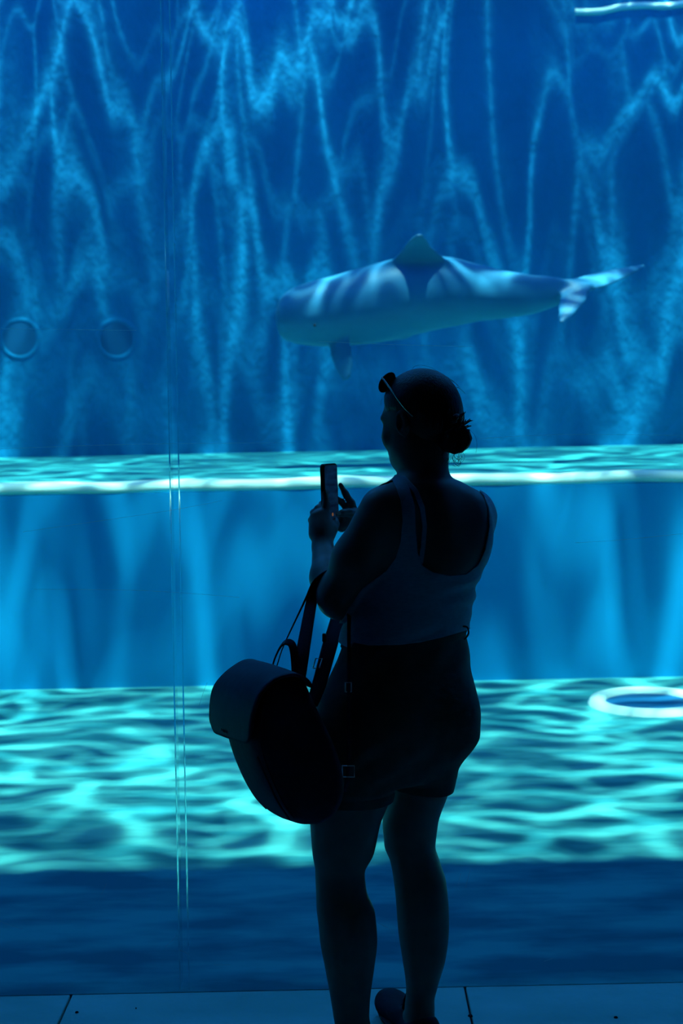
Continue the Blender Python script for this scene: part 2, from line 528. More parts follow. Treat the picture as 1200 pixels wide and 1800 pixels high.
# ------------------------------------------------------------------ smooth solids from distance fields
class Field:
    def __init__(self, lo, hi, h):
        self.lo = np.array(lo, dtype=np.float32); self.h = h
        self.n = np.ceil((np.array(hi) - np.array(lo)) / h).astype(int) + 1
        self.v = np.full(self.n, 1.0, dtype=np.float32)
    def _grid(self, lo, hi):
        i0 = np.clip(np.floor((np.array(lo) - self.lo) / self.h).astype(int), 0, self.n - 1)
        i1 = np.clip(np.ceil((np.array(hi) - self.lo) / self.h).astype(int) + 1, 1, self.n)
        ax = [self.lo[k] + self.h * np.arange(i0[k], i1[k], dtype=np.float32) for k in range(3)]
        g = np.stack(np.meshgrid(*ax, indexing='ij'), -1)
        return tuple(slice(i0[k], i1[k]) for k in range(3)), g
    def add(self, prim, k=0.02):
        sl, g = self._grid(np.array(prim.lo) - k - 3 * self.h, np.array(prim.hi) + k + 3 * self.h)
        if g.size == 0: return
        self.v[sl] = smin(self.v[sl], prim(g), k)
    def cut(self, prim, k=0.01):
        sl, g = self._grid(np.array(prim.lo) - k - 3 * self.h, np.array(prim.hi) + k + 3 * self.h)
        if g.size == 0: return
        self.v[sl] = -smin(-self.v[sl], prim(g), k)
    def mesh(self, iso=0.0):
        v = self.v - iso
        s = v < 0
        nx, ny, nz = self.n
        c = s[:-1, :-1, :-1].astype(np.int8)
        tot = np.zeros((nx - 1, ny - 1, nz - 1), dtype=np.int8)
        for dx in (0, 1):
            for dy in (0, 1):
                for dz in (0, 1):
                    tot += s[dx:nx - 1 + dx, dy:ny - 1 + dy, dz:nz - 1 + dz]
        act = np.argwhere((tot > 0) & (tot < 8))
        idx = np.full((nx - 1, ny - 1, nz - 1), -1, dtype=np.int32)
        idx[act[:, 0], act[:, 1], act[:, 2]] = np.arange(len(act))
        acc = np.zeros((len(act), 3)); cnt = np.zeros(len(act))
        cs = [(dx, dy, dz) for dx in (0, 1) for dy in (0, 1) for dz in (0, 1)]
        for a in cs:
            for k in range(3):
                if a[k] == 1: continue
                b = list(a); b[k] = 1
                va = v[act[:, 0] + a[0], act[:, 1] + a[1], act[:, 2] + a[2]]
                vb = v[act[:, 0] + b[0], act[:, 1] + b[1], act[:, 2] + b[2]]
                m = (va < 0) != (vb < 0)
                t = np.where(m, va / np.where(m, va - vb, 1), 0)
                p = np.array(a, dtype=float)[None] + np.zeros((len(act), 1))
                p[:, k] = t
                acc[m] += p[m]; cnt[m] += 1
        verts = self.lo + self.h * (act + acc / cnt[:, None])
        quads = []
        for k in range(3):
            sa = [slice(None)] * 3; sb = [slice(None)] * 3
            sa[k] = slice(0, -1); sb[k] = slice(1, None)
            A, B = s[tuple(sa)], s[tuple(sb)]
            e = np.argwhere(A != B)
            o1, o2 = [(1, 2), (2, 0), (0, 1)][k]
            ok = (e[:, o1] > 0) & (e[:, o2] > 0) & (e[:, o1] < self.n[o1] - 1) & (e[:, o2] < self.n[o2] - 1)
            e = e[ok]
            def cell(d1, d2):
                q = e.copy(); q[:, o1] -= d1; q[:, o2] -= d2
                return idx[q[:, 0], q[:, 1], q[:, 2]]
            q = np.stack([cell(1, 1), cell(0, 1), cell(0, 0), cell(1, 0)], 1)
            flip = ~A[e[:, 0], e[:, 1], e[:, 2]]
            q[flip] = q[flip][:, ::-1]
            quads.append(q)
        return verts, np.concatenate(quads)

def smin(a, b, k):
    h = np.maximum(k - np.abs(a - b), 0.0) / max(k, 1e-6)
    return np.minimum(a, b) - h * h * k * 0.25

class Cone:
    """tapered limb segment"""
    def __init__(self, a, b, ra, rb):
        self.a, self.b = np.array(a, dtype=np.float32), np.array(b, dtype=np.float32)
        self.ra, self.rb = ra, rb
        r = max(ra, rb)
        self.lo = np.minimum(self.a, self.b) - r; self.hi = np.maximum(self.a, self.b) + r
    def __call__(self, g):
        ba = self.b - self.a
        pa = g - self.a
        t = np.clip((pa @ ba) / max(float(ba @ ba), 1e-9), 0, 1)
        d = pa - t[..., None] * ba
        return np.sqrt((d * d).sum(-1)) - (self.ra + (self.rb - self.ra) * t)

class Ell:
    """ellipsoid with its own axes (rows of R are unit axes)"""
    def __init__(self, c, r, R=None):
        self.c = np.array(c, dtype=np.float32); self.r = np.array(r, dtype=np.float32)
        self.R = np.eye(3, dtype=np.float32) if R is None else np.array(R, dtype=np.float32)
        ext = np.sqrt(((self.R.T * self.r) ** 2).sum(1))
        self.lo = self.c - ext; self.hi = self.c + ext
    def __call__(self, g):
        q = (g - self.c) @ self.R.T
        k0 = np.sqrt(((q / self.r) ** 2).sum(-1)) + 1e-6
        k1 = np.sqrt(((q / (self.r ** 2)) ** 2).sum(-1)) + 1e-6
        return k0 * (k0 - 1) / k1

class Loft:
    """stack of turned ellipses along z: rows (z, x, y, half width seen, half depth, yaw)"""
    def __init__(self, rows, p=2.0):
        rows = np.array(sorted(rows), dtype=float)
        z = rows[:, 0]
        zz = np.linspace(z[0], z[-1], 400)
        out = [zz]
        for k in range(1, 6):
            y = rows[:, k]
            m = np.zeros(len(z)); d = np.diff(y) / np.diff(z)
            m[1:-1] = np.where(d[:-1] * d[1:] > 0, 2 * d[:-1] * d[1:] / np.where(d[:-1] + d[1:] == 0, 1, d[:-1] + d[1:]), 0)
            m[0], m[-1] = d[0], d[-1]
            i = np.clip(np.searchsorted(z, zz) - 1, 0, len(z) - 2)
            hh = z[i + 1] - z[i]; t = (zz - z[i]) / hh
            out.append((2*t**3-3*t**2+1)*y[i] + (t**3-2*t**2+t)*hh*m[i] + (-2*t**3+3*t**2)*y[i+1] + (t**3-t**2)*hh*m[i+1])
        self.z, self.x, self.y, W, self.B, self.yaw = out
        s2, c2 = np.sin(self.yaw) ** 2, np.cos(self.yaw) ** 2
        self.A = np.sqrt(np.maximum((W ** 2 - self.B ** 2 * s2) / c2, (W * .75) ** 2))
        self.p = p
        r = max(self.A.max(), self.B.max())
        self.lo = np.array([self.x.min() - r, self.y.min() - r, zz[0]])
        self.hi = np.array([self.x.max() + r, self.y.max() + r, zz[-1]])
    def __call__(self, g):
        z = g[..., 2]
        f = lambda a: np.interp(z, self.z, a).astype(np.float32)
        dx, dy = g[..., 0] - f(self.x), g[..., 1] - f(self.y)
        yaw = f(self.yaw); c, s = np.cos(yaw), np.sin(yaw)
        u, w = dx * c + dy * s, -dx * s + dy * c
        A, B = f(self.A), f(self.B)
        k0 = (np.abs(u / A) ** self.p + np.abs(w / B) ** self.p) ** (1 / self.p) + 1e-5
        k1 = np.sqrt((u / A ** 2) ** 2 + (w / B ** 2) ** 2) + 1e-5
        d = k0 * (k0 - 1) / k1
        over = np.maximum(self.z[0] - z, z - self.z[-1])
        return np.where(over > 0, np.sqrt(np.maximum(d, 0) ** 2 + over ** 2), d).astype(np.float32)

# ------------------------------------------------------------------ the figure's own frame
DW = 3.57
def Q(px, py, y=0.0):
    d = DW + y
    return np.array(((px - CX) / F * d, y, (CY - py) / F * d))
def to_world_matrix():
    c, s = math.cos(ROLL), math.sin(ROLL)
    return Matrix(((c, 0, s, 0), (0, 1, 0, DW), (-s, 0, c, HC), (0, 0, 0, 1)))
FIG = to_world_matrix()
def figure_px(v):
    """project points of the figure's frame to pixels"""
    d = DW + v[:, 1]
    return np.stack([CX + v[:, 0] / d * F, CY - v[:, 2] / d * F], 1)

def row(py, xl, xr, y, b, yaw):
    d = DW + y
    return ((CY - py) / F * d, ((xl + xr) / 2 - CX) / F * d, y, (xr - xl) / 2 / F * d, b, math.radians(yaw))

T35 = 34
torso = Loft([
    row(795, 711, 779, .020, .050, 45), row(822, 708, 781, .012, .053, 40), row(838, 696, 792, .004, .062, 36), row(848, 682, 812, .0, .072, T35),
    row(862, 664, 834, .0, .084, T35), row(885, 652, 853, .0, .098, T35), row(915, 648, 863, .0, .110, T35), row(950, 650, 864, .0, .118, T35),
    row(985, 648, 857, .004, .124, T35), row(1010, 640, 844, .006, .126, T35), row(1035, 630, 836, .008, .126, T35), row(1070, 618, 829, .008, .124, 36),
    row(1105, 608, 819, .01, .122, 38), row(1140, 600, 821, .01, .126, 40), row(1180, 584, 828, .008, .136, 40), row(1225, 562, 834, .004, .145, 40),
    row(1260, 552, 836, .0, .148, 40), row(1295, 554, 828, -.002, .142, 40), row(1330, 560, 812, -.004, .128, 40), row(1360, 566, 795, -.004, .105, 40)])
leg_l = Loft([
    row(1300, 560, 700, -.045, .110, 20), row(1350, 552, 694, -.05, .104, 20), row(1400, 545, 686, -.055, .096, 15), row(1450, 545, 668, -.058, .084, 10),
    row(1500, 549, 657, -.058, .072, 10), row(1535, 554, 641, -.056, .062, 10), row(1565, 555, 644, -.062, .061, 10), row(1605, 557, 659, -.070, .064, 10),
    row(1650, 562, 663, -.076, .062, 10), row(1700, 571, 658, -.078, .053, 10), row(1750, 580, 651, -.076, .045, 10), row(1800, 588, 648, -.074, .040, 10),
    row(1835, 594, 645, -.072, .038, 10), row(1862, 596, 646, -.070, .040, 10)])
leg_r = Loft([
    row(1290, 690, 826, .045, .110, 20), row(1340, 688, 806, .05, .102, 20), row(1395, 681, 786, .055, .092, 15), row(1450, 672, 769, .058, .078, 10),
    row(1485, 675, 765, .058, .068, 10), row(1512, 685, 772, .054, .062, 10), row(1550, 692, 784, .048, .063, 10), row(1590, 696, 788, .044, .064, 10),
    row(1630, 699, 789, .044, .061, 10), row(1680, 706, 784, .046, .053, 10), row(1730, 713, 770, .05, .044, 10), row(1768, 713, 760, .052, .038, 10),
    row(1795, 714, 756, .052, .036, 10), row(1820, 714, 757, .052, .038, 10)])

# left arm (towards us): upper arm hangs forward, forearm rises to the phone
arm_l = [(Cone(Q(678, 900, -.075), Q(630, 985, -.055), .066, .062), .03), (Cone(Q(630, 985, -.055), Q(595, 1050, -.03), .062, .051), .03),
         (Cone(Q(595, 1050, -.03), Q(577, 1015, .06), .050, .045), .02), (Cone(Q(577, 1015, .06), Q(567, 963, .145), .045, .0275), .02)]
# right arm (beyond the torso)
arm_r = [(Cone(Q(828, 905, .085), Q(775, 985, .20), .060, .054), .04), (Cone(Q(775, 985, .20), Q(725, 1020, .29), .054, .046), .03),
         (Cone(Q(725, 1020, .29), Q(672, 960, .28), .046, .036), .02), (Cone(Q(672, 960, .28), Q(632, 922, .262), .036, .025), .02)]
def chain(pts, radii, k=.006):
    return [(Cone(pts[i], pts[i + 1], radii[i], radii[i + 1]), k) for i in range(len(pts) - 1)]
hand_l = [(Cone(Q(567, 963, .145), Q(566, 930, .175), .026, .029), .012), (Cone(Q(566, 935, .17), Q(561, 908, .185), .029, .020), .012),
          (Cone(Q(574, 935, .172), Q(572, 905, .185), .022, .014), .012), (Cone(Q(556, 938, .175), Q(553, 912, .19), .020, .015), .012)]
hand_l += chain([Q(572, 908, .185), Q(573, 888, .192), Q(571, 868, .20), Q(569, 859, .205)], [.0115, .010, .0085, .006])     # index, up the side of the phone
hand_l += chain([Q(562, 906, .19), Q(559, 894, .205), Q(566, 886, .225), Q(574, 885, .235)], [.0105, .0095, .0085, .007])    # middle
hand_l += chain([Q(554, 912, .195), Q(551, 901, .212), Q(559, 897, .23), Q(570, 897, .242)], [.0105, .009, .0085, .007])     # ring
hand_l += chain([Q(549, 924, .195), Q(547, 914, .212), Q(556, 910, .23), Q(568, 911, .242)], [.0095, .0085, .0075, .0065])   # little
hand_l += chain([Q(578, 945, .165), Q(586, 930, .175), Q(590, 921, .190), Q(590, 913, .2)], [.0135, .0115, .0095, .0075])    # thumb
hand_r = [(Cone(Q(632, 922, .262), Q(622, 908, .262), .024, .022), .012), (Cone(Q(622, 910, .262), Q(612, 902, .262), .021, .016), .012),
          (Cone(Q(622, 915, .265), Q(604, 924, .262), .018, .013), .012)]
hand_r += chain([Q(621, 898, .262), Q(618, 885, .264), Q(607, 868, .266), Q(598, 852, .268)], [.0115, .010, .0088, .0068])   # index, behind the phone
hand_r += chain([Q(618, 902, .268), Q(608, 892, .275), Q(599, 882, .272), Q(592, 876, .265)], [.0105, .0095, .0085, .007])   # middle
hand_r += chain([Q(612, 914, .268), Q(601, 914, .272), Q(592, 910, .268), Q(586, 905, .262)], [.0105, .0095, .0085, .007])   # ring
hand_r += chain([Q(610, 924, .262), Q(600, 929, .262), Q(590, 926, .256), Q(582, 921, .25)], [.0105, .0095, .008, .0065])    # little, under the phone
hand_r += chain([Q(624, 903, .252), Q(613, 901, .236), Q(602, 902, .225), Q(593, 904, .217)], [.0115, .0105, .0095, .007])   # thumb over the screen

# head: axes left, forward, up
YAW_H = math.radians(54)
fw = np.array((-math.sin(YAW_H), math.cos(YAW_H), 0)); lf = np.array((-math.cos(YAW_H), -math.sin(YAW_H), 0)); upv = np.array((0, 0, 1.0))
pt = math.radians(-8)
fw, upv = fw * math.cos(pt) + upv * math.sin(pt), -fw * math.sin(pt) + upv * math.cos(pt)
RH = np.stack([lf, fw, upv])
HC0 = Q(737, 727, .035)
def Hd(l, f, u):
    return HC0 + lf * l + fw * f + upv * u
head = [(Ell(Hd(0, -.004, .018), (.075, .096, .088), RH), .0), (Ell(Hd(0, .030, -.045), (.066, .066, .082), RH), .03),
        (Ell(Hd(0, .058, -.108), (.040, .036, .034), RH), .035), (Ell(Hd(.045, .018, -.088), (.024, .042, .040), RH), .03), (Ell(Hd(-.045, .018, -.088), (.024, .042, .040), RH), .03),
        (Ell(Hd(0, .080, -.002), (.054, .018, .014), RH), .02),
        (Ell(Hd(.036, .072, -.052), (.026, .020, .026), RH), .02), (Ell(Hd(-.036, .072, -.052), (.026, .020, .026), RH), .02),
        (Cone(Hd(0, .094, -.008), Hd(0, .110, -.046), .008, .013), .012), (Ell(Hd(.012, .098, -.048), (.010, .011, .009), RH), .006), (Ell(Hd(-.012, .098, -.048), (.010, .011, .009), RH), .006),
        (Ell(Hd(0, .092, -.078), (.024, .011, .006), RH), .008), (Ell(Hd(0, .090, -.091), (.021, .011, .007), RH), .008)]
neck = [(Cone(Hd(0, -.022, -.05), Q(744, 835, .012), .052, .056), .03)]
feet = []
def foot(ank, dirx, diry):
    d = np.array((dirx, diry, 0)); d = d / np.linalg.norm(d)
    s = np.array((d[1], -d[0], 0))
    R = np.stack([s, d, (0, 0, 1)])
    a = np.array(ank)
    return a, d, s, R
GZ = -HC
aR = Q(735, 1790, .052); aL = Q(620, 1835, -.072)
footR = foot((aR[0], aR[1], GZ - .0), -.40, .91)
footL = foot((aL[0], aL[1], GZ - .0), -.98, .08)
for (a, d, s, R) in (footR, footL):
    # keep the foot on the floor although the picture plane leans
    gz = GZ + math.tan(ROLL) * a[0]
    a[2] = gz
    feet += [(Cone(a + d * -.01 + (0, 0, .085), a + d * -.02 + (0, 0, .045), .034, .030), .02), (Ell(a + d * .07 + (0, 0, .045), (.036, .12, .026), R), .03), (Ell(a + d * -.03 + (0, 0, .04), (.029, .035, .032), R), .02)]

body_prims = [(torso, .0), (leg_l, .035), (leg_r, .035)] + arm_l + arm_r + neck
bl, bh = Q(520, 1890, -.25), Q(900, 640, .45)
bf = Field((-.14, -.26, -1.70), (.46, .45, .09), .004)
for p_, k in body_prims: bf.add(p_, max(k, .001))
# muscles and soft forms of the back
for pr, k in ((Ell(Q(700, 930, -.085), (.045, .03, .07)), .05), (Ell(Q(822, 925, -.005), (.045, .03, .07)), .05),
              (Ell(Q(655, 1262, -.085), (.085, .07, .085)), .07), (Ell(Q(775, 1262, -.01), (.085, .07, .085)), .07)):
    bf.add(pr, k)
bf.cut(Cone(Q(757, 858, -.118), Q(765, 990, -.155), .016, .018), .045)     # groove of the spine
for p_, k in head: bf.add(p_, max(k, .001))
for (l, f, u) in ((.031, .094, -.006), (-.031, .094, -.006)):
    bf.cut(Ell(Hd(l, f, u), (.016, .013, .010), RH), .012)
bf.cut(Cone(Hd(-.02, .103, -.084), Hd(.02, .103, -.084), .003, .003), .004)
for sgn in (1, -1):                                                        # ears
    ec = Hd(sgn * .078, .002, -.022)
    RE = np.stack([lf * sgn * .9 - fw * .43, fw * .9 + lf * sgn * .43, upv])
    bf.add(Ell(ec, (.012, .020, .034), RE), .005)
    bf.cut(Ell(ec + lf * sgn * .010 + fw * .003 + upv * .003, (.010, .010, .020), RE), .006)
for p_, k in hand_l + hand_r: bf.add(p_, k)
for p_, k in feet: bf.add(p_, k)
bv, bq = bf.mesh()

def tri_of(q):
    return np.concatenate([q[:, [0, 1, 2]], q[:, [0, 2, 3]]])
def relax(v, q, it=2, lam=.5):
    e = np.concatenate([q[:, [0, 1]], q[:, [1, 2]], q[:, [2, 3]], q[:, [3, 0]]])
    cnt = np.zeros(len(v)); np.add.at(cnt, e[:, 0], 1); np.add.at(cnt, e[:, 1], 1)
    for _ in range(it):
        acc = np.zeros_like(v)
        for k in range(3):
            acc[:, k] = np.bincount(e[:, 0], v[e[:, 1], k], len(v)) + np.bincount(e[:, 1], v[e[:, 0], k], len(v))
        v = v + lam * (acc / np.maximum(cnt, 1)[:, None] - v)
    return v
def normals_of(v, t):
    n = np.cross(v[t[:, 1]] - v[t[:, 0]], v[t[:, 2]] - v[t[:, 0]])
    o = np.zeros_like(v)
    for k in range(3):
        for c in range(3):
            o[:, k] += np.bincount(t[:, c], n[:, k], len(v))
    return o / np.maximum(np.linalg.norm(o, axis=1, keepdims=True), 1e-12)
bv = relax(bv, bq, 2, .4)
bt = tri_of(bq)
bn = normals_of(bv, bt)

def clip(v, t, f):
    """keep the part of a triangle mesh where f >= 0, with clean cut edges; returns v, t, source weights (i, j, s)"""
    src_i = np.arange(len(v)); src_j = np.arange(len(v)); src_s = np.zeros(len(v))
    ins = f >= 0
    n_in = ins[t].sum(1)
    keep = t[n_in == 3]
    newv, cache, tris = [], {}, []
    def mid(a, b):
        key = (a, b) if a < b else (b, a)
        if key not in cache:
            a, b = key
            s = f[a] / (f[a] - f[b])
            cache[key] = len(v) + len(newv)
            newv.append((a, b, s))
        return cache[key]
    for tr in t[(n_in == 1) | (n_in == 2)]:
        for r in range(3):
            a, b, c = int(tr[r]), int(tr[(r + 1) % 3]), int(tr[(r + 2) % 3])
            if ins[a] and not ins[b] and not ins[c]:
                tris.append((a, mid(a, b), mid(a, c))); break
            if ins[a] and ins[b] and not ins[c]:
                m1, m2 = mid(b, c), mid(a, c)
                tris += [(a, b, m1), (a, m1, m2)]; break
    W = np.array(newv) if newv else np.zeros((0, 3))
    i = np.concatenate([src_i, W[:, 0].astype(int)]); j = np.concatenate([src_j, W[:, 1].astype(int)]); s = np.concatenate([src_s, W[:, 2]])
    T = np.concatenate([keep, np.array(tris, dtype=int).reshape(-1, 3)])
    used = np.unique(T)
    remap = np.full(len(i), -1); remap[used] = np.arange(len(used))
    return remap[T], i[used], j[used], s[used]
def lerp_attr(a, i, j, s):
    if a.ndim == 2: s = s[:, None]
    return a[i] * (1 - s) + a[j] * s

def poly_sdf(pts, poly):
    """signed distance in pixels, positive inside"""
    poly = np.array(poly, dtype=float)
    d = np.full(len(pts), 1e9); ins = np.zeros(len(pts), dtype=bool)
    n = len(poly)
    for k in range(n):
        a, b = poly[k], poly[(k + 1) % n]
        e = b - a; w = pts - a
        t = np.clip((w @ e) / max(e @ e, 1e-9), 0, 1)
        d = np.minimum(d, ((w - t[:, None] * e) ** 2).sum(1))
        cond = (a[1] > pts[:, 1]) != (b[1] > pts[:, 1])
        xi = a[0] + (pts[:, 1] - a[1]) / (e[1] if abs(e[1]) > 1e-9 else 1e-9) * e[0]
        ins ^= cond & (pts[:, 0] < xi)
    d = np.sqrt(d)
    return np.where(ins, d, -d)

def np_obj(name, v, faces, mat, parent, smooth=True):
    me = bpy.data.meshes.new(name)
    faces = np.asarray(faces)
    k = faces.shape[1]
    me.vertices.add(len(v)); me.vertices.foreach_set('co', np.asarray(v, dtype=np.float32).ravel())
    me.loops.add(faces.size); me.loops.foreach_set('vertex_index', faces.astype(np.int32).ravel())
    me.polygons.add(len(faces))
    me.polygons.foreach_set('loop_start', np.arange(0, faces.size, k, dtype=np.int32))
    me.polygons.foreach_set('loop_total', np.full(len(faces), k, dtype=np.int32))
    me.update(calc_edges=True)
    me.validate()
    if smooth:
        me.polygons.foreach_set('use_smooth', np.ones(len(me.polygons), dtype=bool))
    me.materials.append(M[mat] if isinstance(mat, str) else mat)
    o = bpy.data.objects.new(name, me)
    COL.objects.link(o)
    if parent is not None: o.parent = parent
    return o

def cloth(name, f, off, mat, parent, thick=.0025, disp=None):
    """a garment cut from the body's own surface and lifted off it"""
    T, i, j, s = clip(bv, bt, f)
    v = lerp_attr(bv, i, j, s); n = lerp_attr(bn, i, j, s)
    n /= np.maximum(np.linalg.norm(n, axis=1, keepdims=True), 1e-9)
    o_ = off if not callable(off) else off(v)
    o_ = np.broadcast_to(np.asarray(o_, dtype=float), (len(v),))
    if disp is not None: o_ = o_ + disp(v)
    v2 = v + n * o_[:, None]
    o = np_obj(name, v2, T, mat, parent)
    sm = o.modifiers.new('thickness', 'SOLIDIFY'); sm.thickness = thick; sm.offset = -1
    return o

M['skin'] = noise_mat('skin', (0.22, 0.13, 0.095), (0.27, 0.16, 0.115), scale=(25, 25, 25), rough=0.45, spec=0.5, bump=.05, bscale=(300, 300, 300), bdist=.001)
M['top'] = noise_mat('ribbed_cotton_top', (0.42, 0.46, 0.52), (0.50, 0.54, 0.60), scale=(60, 60, 200), rough=0.9, spec=0.1, sheen=.2, bump=.3, bscale=(12, 12, 40), bdist=.004)
M['shorts'] = noise_mat('olive_cotton_twill', (0.075, 0.085, 0.062), (0.10, 0.11, 0.08), scale=(30, 30, 30), rough=0.85, spec=0.15, sheen=.15, bump=.5, bscale=(9, 9, 22), bdist=.008)
M['hair'] = noise_mat('dark_brown_hair', (0.018, 0.010, 0.007), (0.045, 0.024, 0.016), scale=(160, 160, 30), rough=0.42, spec=0.4, bump=.8, bscale=(260, 260, 40), bdist=.003)
M['shoe'] = noise_mat('navy_canvas', (0.012, 0.014, 0.022), (0.02, 0.022, 0.034), scale=(90, 90, 90), rough=0.85, bump=.3, bscale=(300, 300, 300), bdist=.002)
M['sole'] = noise_mat('dark_rubber', (0.02, 0.02, 0.02), (0.03, 0.03, 0.03), rough=0.7)
M['eye'] = noise_mat('eye_white', (0.7, 0.7, 0.68), (0.75, 0.74, 0.72), rough=0.2)

person = thing('person', 'person in grey tank top and shorts seen from behind, lifting a phone', 'person')
person.matrix_world = FIG
np_obj('body', bv, bq, 'skin', person)

bpx = figure_px(bv)
d_arm = np.minimum.reduce([p_(bv.astype(np.float32)) for p_, _ in arm_l + arm_r + hand_l + hand_r])
d_tor = torso(bv.astype(np.float32))
th = math.radians(T35)
lat = -(bv[:, 0] - Q(757, 950)[0]) * math.cos(th) - bv[:, 1] * math.sin(th)        # + to her left
fwd = -(bv[:, 0] - Q(757, 950)[0]) * math.sin(th) + bv[:, 1] * math.cos(th)        # + to her front
# back of the top, drawn as it is cut; the front has a plain scoop
back_poly = [(686, 838), (706, 838), (718, 858), (727, 890), (729, 930), (733, 972), (742, 994), (760, 1006), (790, 1012), (818, 1009), (838, 994), (851, 965), (858, 925), (857, 895), (850, 874), (838, 858),
             (846, 852), (872, 880), (900, 960), (900, 1085), (823, 1102), (770, 1119), (735, 1128), (700, 1133), (650, 1135), (600, 1124), (560, 1090), (600, 1062), (652, 1022), (680, 1003), (696, 980), (704, 952), (707, 915), (704, 880), (696, 858)]
fb = poly_sdf(bpx, back_poly) / 700.0
zz = bv[:, 2]
zt = lambda py: (CY - py) / F * DW
hem_z = np.interp(bpx[:, 0], [560, 600, 650, 700, 735, 770, 823, 900], [zt(v_) for v_ in (1090, 1124, 1135, 1133, 1128, 1119, 1102, 1085)])
front_neck = zt(925) + np.maximum(np.abs(lat) - .055, 0) * 4.5
ffr = np.minimum.reduce([np.where(np.abs(lat) < .135, np.maximum(front_neck - zz, np.abs(lat) - .062), zt(960) - zz), np.where(zz > zt(960), .125 - np.abs(lat), 1.0), zz - hem_z])
ftop = np.where(fwd < .02, fb, ffr)
ftop = np.minimum(ftop, (d_arm - d_tor + .018))
ftop = np.where((zz > zt(835)) | (zz < zt(1145)), -.1, ftop)
def top_folds(v):
    p = figure_px(v)
    r = np.exp(-((p[:, 0] - 835) / 60) ** 2)
    f = .0035 * r * np.sin((p[:, 1] - 1005 + (p[:, 0] - 840) * .35) / 5.2) * np.exp(-((p[:, 1] - 1040) / 40) ** 2)
    f += .002 * np.sin((p[:, 1] + (p[:, 0] - 650) * .55) / 9.0) * np.exp(-((p[:, 1] - 1110) / 22) ** 2)
    return f
cloth('tank_top', ftop, lambda v: .004 + .011 * np.clip((zt(1060) - v[:, 2]) / .09, 0, 1), 'top', person, .003, top_folds)
strap_poly = [(703, 838), (712, 838), (733, 862), (745, 892), (749, 925), (746, 965), (742, 992), (735, 985), (739, 960), (741, 925), (737, 896), (726, 868)]
fs = np.where((fwd < .02) & (d_tor < d_arm), poly_sdf(bpx, strap_poly) / 700, -.1)
cloth('bra_strap', fs, .0035, 'top', person, .002)
wa = np.interp(bpx[:, 0], [560, 600, 650, 700, 735, 770, 823, 900], [zt(v_) for v_ in (1072, 1104, 1112, 1110, 1106, 1098, 1084, 1070)])
hem2 = np.where(bv[:, 0] < Q(683, 1400)[0], zt(1392), zt(1393) + (bv[:, 0] - Q(786, 1393)[0]) * -.06)
fsh = np.minimum(np.minimum(wa - zz, zz - hem2), d_arm - np.minimum(d_tor, np.minimum(leg_l(bv.astype(np.float32)), leg_r(bv.astype(np.float32)))) + .02)
def short_folds(v):
    p = figure_px(v)
    f = .004 * np.sin((p[:, 1] + (p[:, 0] - 700) * .75) / 10.0) * np.exp(-((p[:, 1] - 1340) / 45) ** 2)
    f += .003 * np.sin((p[:, 0] + (p[:, 1] - 1150) * .5) / 8.0) * np.exp(-((p[:, 1] - 1150) / 40) ** 2)
    f += .005 * np.clip((p[:, 1] - 1350) / 45, 0, 1)
    return f
sh = cloth('shorts', fsh, .005, 'shorts', person, .003, short_folds)
# waistband and a belt loop
fwb = np.minimum(fsh, zz - (wa - .040))
cloth('waistband', fwb, .0065, 'shorts', person, .003)
tube('belt_loop', [Q(816, 1124, -.04), Q(823, 1114, -.045), Q(821, 1103, -.045), Q(814, 1101, -.035)], .0025, 'shorts', person, n=6)

# shoes
for nm, (a, d, s, R) in (('shoe', footR), ('shoe', footL)):
    sf = Field(a + np.array((-.26, -.26, -.01)), a + np.array((.26, .26, .16)), .004)
    sf.add(Ell(a + d * .075 + (0, 0, .042), (.043, .135, .034), R), .001)
    sf.add(Ell(a + d * -.028 + (0, 0, .045), (.038, .045, .042), R), .04)
    sf.add(Ell(a + d * .155 + (0, 0, .036), (.040, .048, .030), R), .03)
    sf.cut(Cone(a + d * -.005 + (0, 0, .075), a + d * -.005 + (0, 0, .16), .037, .045), .006)
    v, q = sf.mesh()
    v[:, 2] = np.maximum(v[:, 2], a[2] + .012)
    o = np_obj(nm, relax(v, q, 2), q, 'shoe', person)
    sof = Field(a + np.array((-.26, -.26, -.02)), a + np.array((.26, .26, .06)), .004)
    sof.add(Ell(a + d * .075 + (0, 0, .014), (.047, .14, .016), R), .001)
    sof.add(Ell(a + d * -.03 + (0, 0, .014), (.041, .048, .016), R), .03)
    v, q = sof.mesh(); v[:, 2] = np.maximum(v[:, 2], a[2] + .001)
    np_obj('sole', v, q, 'sole', o)
    for k in range(4):
        c = a + d * (.045 + .022 * k) + np.array((0, 0, .080 - .0045 * k))
        tube('lace', [c - s * .022 - (0, 0, .008), c + (0, 0, .004), c + s * .022 - (0, 0, .008) + d * .01], .0028, 'shoe', o, n=6, sub=3)
    tube('tongue', [a + d * .05 + (0, 0, .07), a + d * .038 + (0, 0, .098), a + d * .026 + (0, 0, .122)], [.9, 1.0, .8], 'shoe', o, n=12, flat=(.024, .005), sub=4, up=tuple(d))

